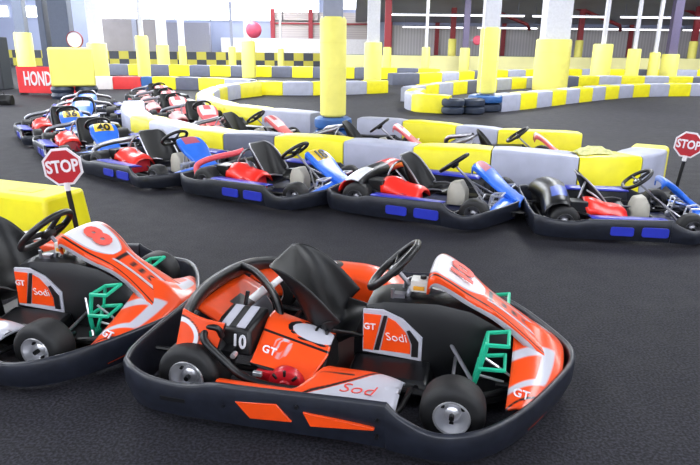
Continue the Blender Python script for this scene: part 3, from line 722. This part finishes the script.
# stop paddles
def stop_sign(name, x, y, z, r, label, lean, yaw):
    K = empty(name, (x, y, 0), yaw); tag(K, label, 'stop sign', 'stop paddles')
    def octa(q): return [(q*math.cos(PI/8+k*PI/4), q*math.sin(PI/8+k*PI/4)) for k in range(8)]
    ux = V((1, 0, -lean)).normalized(); uz = V((lean, 0, 1)).normalized(); c = V((0, 0, z))
    base = c-uz*(z/uz.z)
    t = MB(); t.prism(octa(r), c+V((0, .006, 0)), ux, uz, .012); b = build('sign_plate', t, signwhite, K)
    t = MB(); t.prism(octa(r*.88), c+V((0, -.006, 0)), ux, uz, .004); build('red_face', t, signred, b)
    text('lettering', 'STOP', r*.86, c+V((0, -.0105, 0)), ux, uz, signwhite, b, sx=.76, bold=.03, thick=.002)
    t = MB(); t.cyl(c-uz*r*.8, c-uz*r*1.22, .021, 10); build('socket', t, signwhite, K)
    t = MB(); t.cyl(c-uz*r*1.15, base+uz*.02, .0175, 10); build('pole', t, satin, K)
    t = MB(); t.lathe([(0, .05), (.04, .05), (.05, .02), (.13, .015), (.14, 0), (0, 0)], base, (0, 0, 1), 20); build('base', t, rubber, K)
stop_sign('stop_sign', -1.97, 4.08, .655, .137, 'red octagonal stop sign on a black pole behind the fairing of kart 8', -.09, .12)
stop_sign('stop_sign', 3.43, 6.15, .54, .138, 'red octagonal stop sign on a black pole at the right edge', .09, -.5)

# crumpled cloth on the barrier
random.seed(3)
P = []
for i in range(15):
    row = []
    for j in range(11):
        u, v = i/14-.5, j/10-.5; e = max(0, 1-(abs(u*2)**3+abs(v*2)**3)/1.2)
        row.append(V((u*.40+random.uniform(-.014, .014), v*.26+random.uniform(-.012, .012), .402+.075*e*(.45+random.random()*.8))))
    P.append(row)
cl = MB().grid(P); o = build('safety_vest', cl, mat('pale_lime_cloth', 'cfcf8e', .8, var=.25, scale=22), solid=.004, sub=1, ang=180)
o.location = (2.58, 6.42, 0); o.rotation_euler = (0, 0, .2); tag(o, 'crumpled pale yellow-green cloth lying on the barrier near the right stop sign', 'cloth')

# ------------------------------------------------------------------ hall
XL, XR, YB, YF = -27, 31, 42.3, -9
fm = bpy.data.materials.new('asphalt_floor'); fm.use_nodes = True; nt = fm.node_tree; b = nt.nodes['Principled BSDF']
tc = nt.nodes.new('ShaderNodeTexCoord')
def noise(sc, det=4):
    n = nt.nodes.new('ShaderNodeTexNoise'); n.inputs['Scale'].default_value = sc; n.inputs['Detail'].default_value = det; nt.links.new(tc.outputs['Object'], n.inputs['Vector']); return n
def ramp(src, a, ca, bb, cb):
    r = nt.nodes.new('ShaderNodeValToRGB'); r.color_ramp.elements[0].position = a; r.color_ramp.elements[1].position = bb
    r.color_ramp.elements[0].color = (*ca, 1); r.color_ramp.elements[1].color = (*cb, 1); nt.links.new(src, r.inputs['Fac']); return r
def mix(f, a, bb, mode='MIX'):
    m = nt.nodes.new('ShaderNodeMix'); m.data_type = 'RGBA'; m.blend_type = mode
    if isinstance(f, float): m.inputs[0].default_value = f
    else: nt.links.new(f, m.inputs[0])
    nt.links.new(a, m.inputs[6]); nt.links.new(bb, m.inputs[7]); return m
fine = noise(85, 6); mid = noise(7, 6); big = noise(.55, 4)
c1 = ramp(fine.outputs['Fac'], .40, hexc('111115'), .64, hexc('2f2e36')); c2 = ramp(mid.outputs['Fac'], .3, (.86, .86, .87), .7, (1.06, 1.06, 1.06)); c3 = ramp(big.outputs['Fac'], .35, (.8, .8, .82), .65, (1.15, 1.15, 1.15))
m1 = mix(1., c1.outputs['Color'], c2.outputs['Color'], 'MULTIPLY'); m2 = mix(1., m1.outputs[2], c3.outputs['Color'], 'MULTIPLY')
nt.links.new(m2.outputs[2], b.inputs['Base Color'])
b.inputs['Specular IOR Level'].default_value = .22
rr_ = ramp(mid.outputs['Fac'], .3, (.7, .7, .7), .7, (.8, .8, .8)); nt.links.new(rr_.outputs['Color'], b.inputs['Roughness'])
bp = nt.nodes.new('ShaderNodeBump'); bp.inputs['Strength'].default_value = .25; bp.inputs['Distance'].default_value = .004; nt.links.new(fine.outputs['Fac'], bp.inputs['Height']); nt.links.new(bp.outputs['Normal'], b.inputs['Normal'])
def slab(name, x0, x1, y0, y1, z0, z1, m, kind='structure', label=None, bevel=0):
    t = MB(); t.box(((x1-x0)/2+x0, (y1-y0)/2+y0, (z1-z0)/2+z0), (x1-x0, y1-y0, z1-z0)); o = build(name, t, m, bevel=bevel)
    if kind: o['kind'] = kind
    if label: o['label'] = label
    return o
slab('floor', XL, XR, YF, YB+.2, -.2, 0, fm)
wb = mat('bluish_white_wall', '959db9', .6, var=.05, scale=.8)
wconc = mat('grey_concrete_panel', '8a8588', .7, var=.08, scale=1.5)
slab('wall_left', XL-.2, XL, YF, YB+.2, 0, 6.6, wb); slab('wall_right', XR, XR+.2, YF, YB+.2, 0, 6.6, wconc); slab('wall_front', XL, XR, YF-.2, YF, 0, 6.6, wb)
slab('wall_back', XL, XR, YB, YB+.2, 0, 6.6, wb)
# ceiling with rooflights
ce = slab('ceiling', XL, XR, YF, YB+.2, 6.6, 6.8, mat('pale_roof_sheet', 'c9ccd6', .6))
# ribbed materials
def ribbed(name, a, bcol, sc, axis='X', rough=.5):
    m = bpy.data.materials.new(name); m.use_nodes = True; nt = m.node_tree; bs = nt.nodes['Principled BSDF']; bs.inputs['Roughness'].default_value = rough
    tc = nt.nodes.new('ShaderNodeTexCoord'); w = nt.nodes.new('ShaderNodeTexWave'); w.bands_direction = axis; w.inputs['Scale'].default_value = sc
    nt.links.new(tc.outputs['Object'], w.inputs['Vector']); r = nt.nodes.new('ShaderNodeValToRGB'); r.color_ramp.elements[0].color = (*hexc(a), 1); r.color_ramp.elements[1].color = (*hexc(bcol), 1)
    nt.links.new(w.outputs['Fac'], r.inputs['Fac']); nt.links.new(r.outputs['Color'], bs.inputs['Base Color']); return m
shut = ribbed('grey_cladding', 'b0adb2', 'c6c3c8', 1.6, 'X')
darkroof = ribbed('dark_roof_sheet', '8a8c96', 'b4b6c0', 1.1, 'Y')
shutw = ribbed('warm_cladding', 'a39a98', 'b5acaa', 2.2, 'Z')
slab('trim_1', 2.3, XR, YB-.12, YB, .9, 2.75, shut, label='grey cladding of the back wall')
t = MB(); t.hexa(((0.2, YB-.05, 2.95), (XR, YB-.05, 2.95), (XR, 31, 4.75), (0.2, 31, 4.75)), ((0.2, YB-.05, 3.05), (XR, YB-.05, 3.05), (XR, 31, 4.85), (0.2, 31, 4.85)))
struct(build('ceiling_annex', t, darkroof), 'low dark corrugated roof at the back right')
slab('trim_2', -5.3, 1.6, YB-.1, YB, 1.85, 3.5, shutw, label='ribbed cladding panel in the back wall')
for i, x in enumerate((-5.25, -2.75)): slab('trim_%d' % (3+i), x-.14, x+.14, YB-.25, YB-.1, 1.8, 3.7, redsteel)
slab('trim_5', -5.3, 1.6, YB-.2, YB-.1, 2.75, 2.85, redsteel)
for i, x in enumerate((2.5, 5.6, 10.0, 14.2, 18.4, 22.6)): slab('trim_%d' % (6+i), x-.13, x+.13, YB-.3, YB-.12, .9, 2.95, redsteel)
# red roof braces
t = MB()
for x in (8.1, 13.6, 19.9): t.tube([(x, 38, 3.6), (x+2.3, 38, 2.75), (x+2.6, 38.6, 2.5)], .1, 6); t.tube([(x, 38, 3.6), (x-2.1, 38, 4.1)], .09, 6)
o = build('roof_brace', t, redsteel); o['kind'] = 'structure'
# concrete panels (shed) behind the white columns
slab('trim_12', -16.6, -12.3, 41.2, 41.5, .9, 2.95, wconc); slab('trim_13', -12.2, -9.2, 41.0, 41.5, .9, 2.75, mat('grey_sheet_panel', '7c7c8a', .6))
slab('trim_14', -14.2, -13.9, 41.1, 41.2, .9, 2.95, colgrey)
# chequered padding along the left back wall, yellow wall along the right
ck = bpy.data.materials.new('black_yellow_chequer'); ck.use_nodes = True; nt = ck.node_tree; bs = nt.nodes['Principled BSDF']; bs.inputs['Roughness'].default_value = .5
tc = nt.nodes.new('ShaderNodeTexCoord'); mp = nt.nodes.new('ShaderNodeMapping'); mp.inputs['Scale'].default_value = (1/.62, 1, 1/.48); mp.inputs['Location'].default_value = (0, .5, .001); ch = nt.nodes.new('ShaderNodeTexChecker'); ch.inputs['Scale'].default_value = 1
ch.inputs['Color1'].default_value = (*hexc('b3a93c'), 1); ch.inputs['Color2'].default_value = (*hexc('34373f'), 1)
nt.links.new(tc.outputs['Object'], mp.inputs['Vector']); nt.links.new(mp.outputs['Vector'], ch.inputs['Vector']); nt.links.new(ch.outputs['Color'], bs.inputs['Base Color'])
o = slab('wall_padding', -22, -1.5, 40.2, 40.9, 0, .96, ck, kind=None); tag(o, 'long black and yellow chequered padding along the left part of the back wall', 'wall padding')
o = slab('yellow_wall', -.8, XR-1, 35.6, 36.0, 0, .95, mat('cream_yellow_wall', 'f7f0ac', .55, var=.08, scale=.7), kind=None, bevel=.03); tag(o, 'long low pale yellow wall along the back right of the track', 'barrier wall')
# white low wall under the cladding panel
o = slab('trim_15', -8.6, 1.8, 41.6, 41.9, .9, 1.85, mat('white_wall_band', 'dedbe0', .6))
# windows with daylight
day = mat('daylight_pane', 'f4f8ff', .5, var=0, emit=4.5); daylow = mat('daylight_strip', 'f6f6fa', .5, var=0, emit=3.2)
frame = mat('window_frame', 'c6cad6', .5)
def window(n, x0, x1, z0, z1, mm=0, y=YB, m=day):
    t = MB(); t.box(((x0+x1)/2, y-.03, (z0+z1)/2), (x1-x0, .04, z1-z0)); o = build('window_%d' % n, t, m); o['kind'] = 'structure'
    f = MB(); k = max(1, round((x1-x0)/2.4))
    for i in range(k+1): f.box((x0+(x1-x0)*i/k, y-.07, (z0+z1)/2), (.07, .06, z1-z0+.1))
    for z in (z0, z1): f.box(((x0+x1)/2, y-.07, z), (x1-x0, .06, .08))
    build('window_frame', f, frame, o)
window(1, -22.0, -20.7, 3.0, 3.72); window(2, -20.2, -19.7, 2.6, 3.9); window(3, -16.5, -2.2, 2.95, 5.9); window(4, -23.4, -22.6, 3.0, 3.72)
window(5, -1.8, 1.5, 3.7, 5.9)
window(6, 0.4, 5.9, 3.1, 3.35, y=41.9, m=daylow)
# light strips under the dark roof
FG = 'light strips under the dark roof'
def strip(x0, x1, y, z, label, hh=.08):
    K = empty('strip_light', ((x0+x1)/2, y, z)); tag(K, label, 'strip light', FG); L = x1-x0
    t = MB(); t.box((0, 0, .07), (L, .24, .05)); build('housing', t, colgrey, K)
    rz = 2.95+(YB-.05-y)/11.25*1.8-z
    for q in (-.45, .45):
        t = MB(); t.cyl((L*q, 0, .08), (L*q, 0, rz), .015, 6); build('hanger', t, colgrey, K)
    t = MB(); t.box((0, 0, 0), (L-.1, .2, hh)); build('tube_cover', t, daylow, K, bevel=.02)
for x0, x1, l in ((3.2, 7.5, 'lower strip light nearest the centre under the dark roof'), (8.0, 11.9, 'lower strip light left of the wide yellow column'), (13.9, 20.8, 'lower strip light right of the wide yellow column'), (21.2, 25.5, 'lower strip light at the right edge')): strip(x0, x1, 41, 2.62, l)
for x0, x1, l in ((1.9, 9.8, 'upper strip light nearest the centre under the dark roof'), (10.2, 14.6, 'upper strip light behind the fat white pole'), (15.2, 21.0, 'upper strip light at the right edge')): strip(x0, x1, 36.5, 3.15, l)
# red disc on the column
t = MB(); t.lathe([(0, .10), (.18, .09), (.32, .03), (.34, 0), (.32, -.05), (0, -.06)], (0, 0, 0), (0, -1, 0), 24); o = build('red_disc', t, mat('red_disc', 'd2506a', .4)); o.location = (-4.25, 27.5, 2.05); tag(o, 'round red disc hanging by the yellow padded column at the back', 'disc')
t = MB(); t.cyl((0, 0, .3), (0, 0, 4.5), .02, 6); build('hanger', t, colgrey, o)
t = MB(); t.lathe([(0, .06), (.2, .05), (.24, 0), (0, -.04)], (0, 0, 0), (0, -1, 0), 20); o = build('red_disc', t, mat('red_disc2', 'b8455c', .4)); o.location = (6.5, 33, 1.78); tag(o, 'small round red disc right of the purple column', 'disc')
t = MB(); t.box((-.2, 0, 0), (.5, .05, .05)); build('bracket', t, colgrey, o)

# ------------------------------------------------------------------ light
def area(name, loc, sx, sy, power, col, rot=(0, 0, 0)):
    l = bpy.data.lights.new(name, 'AREA'); l.shape = 'RECTANGLE'; l.size = sx; l.size_y = sy; l.energy = power; l.color = col
    o = bpy.data.objects.new(name, l); C.objects.link(o); o.location = loc; o.rotation_euler = rot; return o
n = 0
for x in (-18, -6, 6, 18):
    for y in (2, 14, 26, 37):
        n += 1; rl = slab('window_%d' % (10+n), x-1.2, x+1.2, y-3.5, y+3.5, 6.56, 6.6, day)
        area('rooflight', (x, y, 6.5), 2.4, 7, {2: 420, 14: 750, 26: 1300, 37: 700}[y]*(1.4 if x == -18 and y < 30 else 1), (.93, .96, 1))
for i in range(5):
    x = -20+i*10; window(40+i, x-3.6, x+3.6, 2.2, 5.4, y=YF+.12)  # glowing window wall behind the camera, out of view, added for front fill
    area('window_light', (x, YF+.35, 3.8), 7.2, 3.2, 190, (.93, .96, 1), (PI/2, 0, 0))  # added fill lamp that brightens faces turned to the camera
for i in range(3):
    y = 8+i*10; q = V((XL+.03, y, 4.0)); t = MB(); t.box(q, (.04, 7, 3)); o = build('window_%d' % (50+i), t, day); o['kind'] = 'structure'
    f = MB()
    for e in (-3.5, -1.17, 1.17, 3.5): f.box(q+V((.05, e, 0)), (.06, .08, 3.1))
    for e in (-1.5, 1.5): f.box(q+V((.05, 0, e)), (.06, 7, .08))
    build('window_frame', f, frame, o)
    area('window_light', (XL+.3, y, 4.0), 3, 7, 900, (.9, .95, 1), (0, -PI/2, 0))
area('window_light', (-9.3, 42.0, 4.4), 14, 2.8, 900, (.9, .95, 1), (-PI/2, 0, 0))
w = bpy.data.worlds.new('world'); bpy.context.scene.world = w; w.use_nodes = True; w.node_tree.nodes['Background'].inputs[0].default_value = (.8, .87, 1, 1); w.node_tree.nodes['Background'].inputs[1].default_value = .2
sc = bpy.context.scene; sc.view_settings.view_transform = 'Standard'; sc.view_settings.look = 'None'; sc.view_settings.exposure = 0; sc.view_settings.gamma = 1
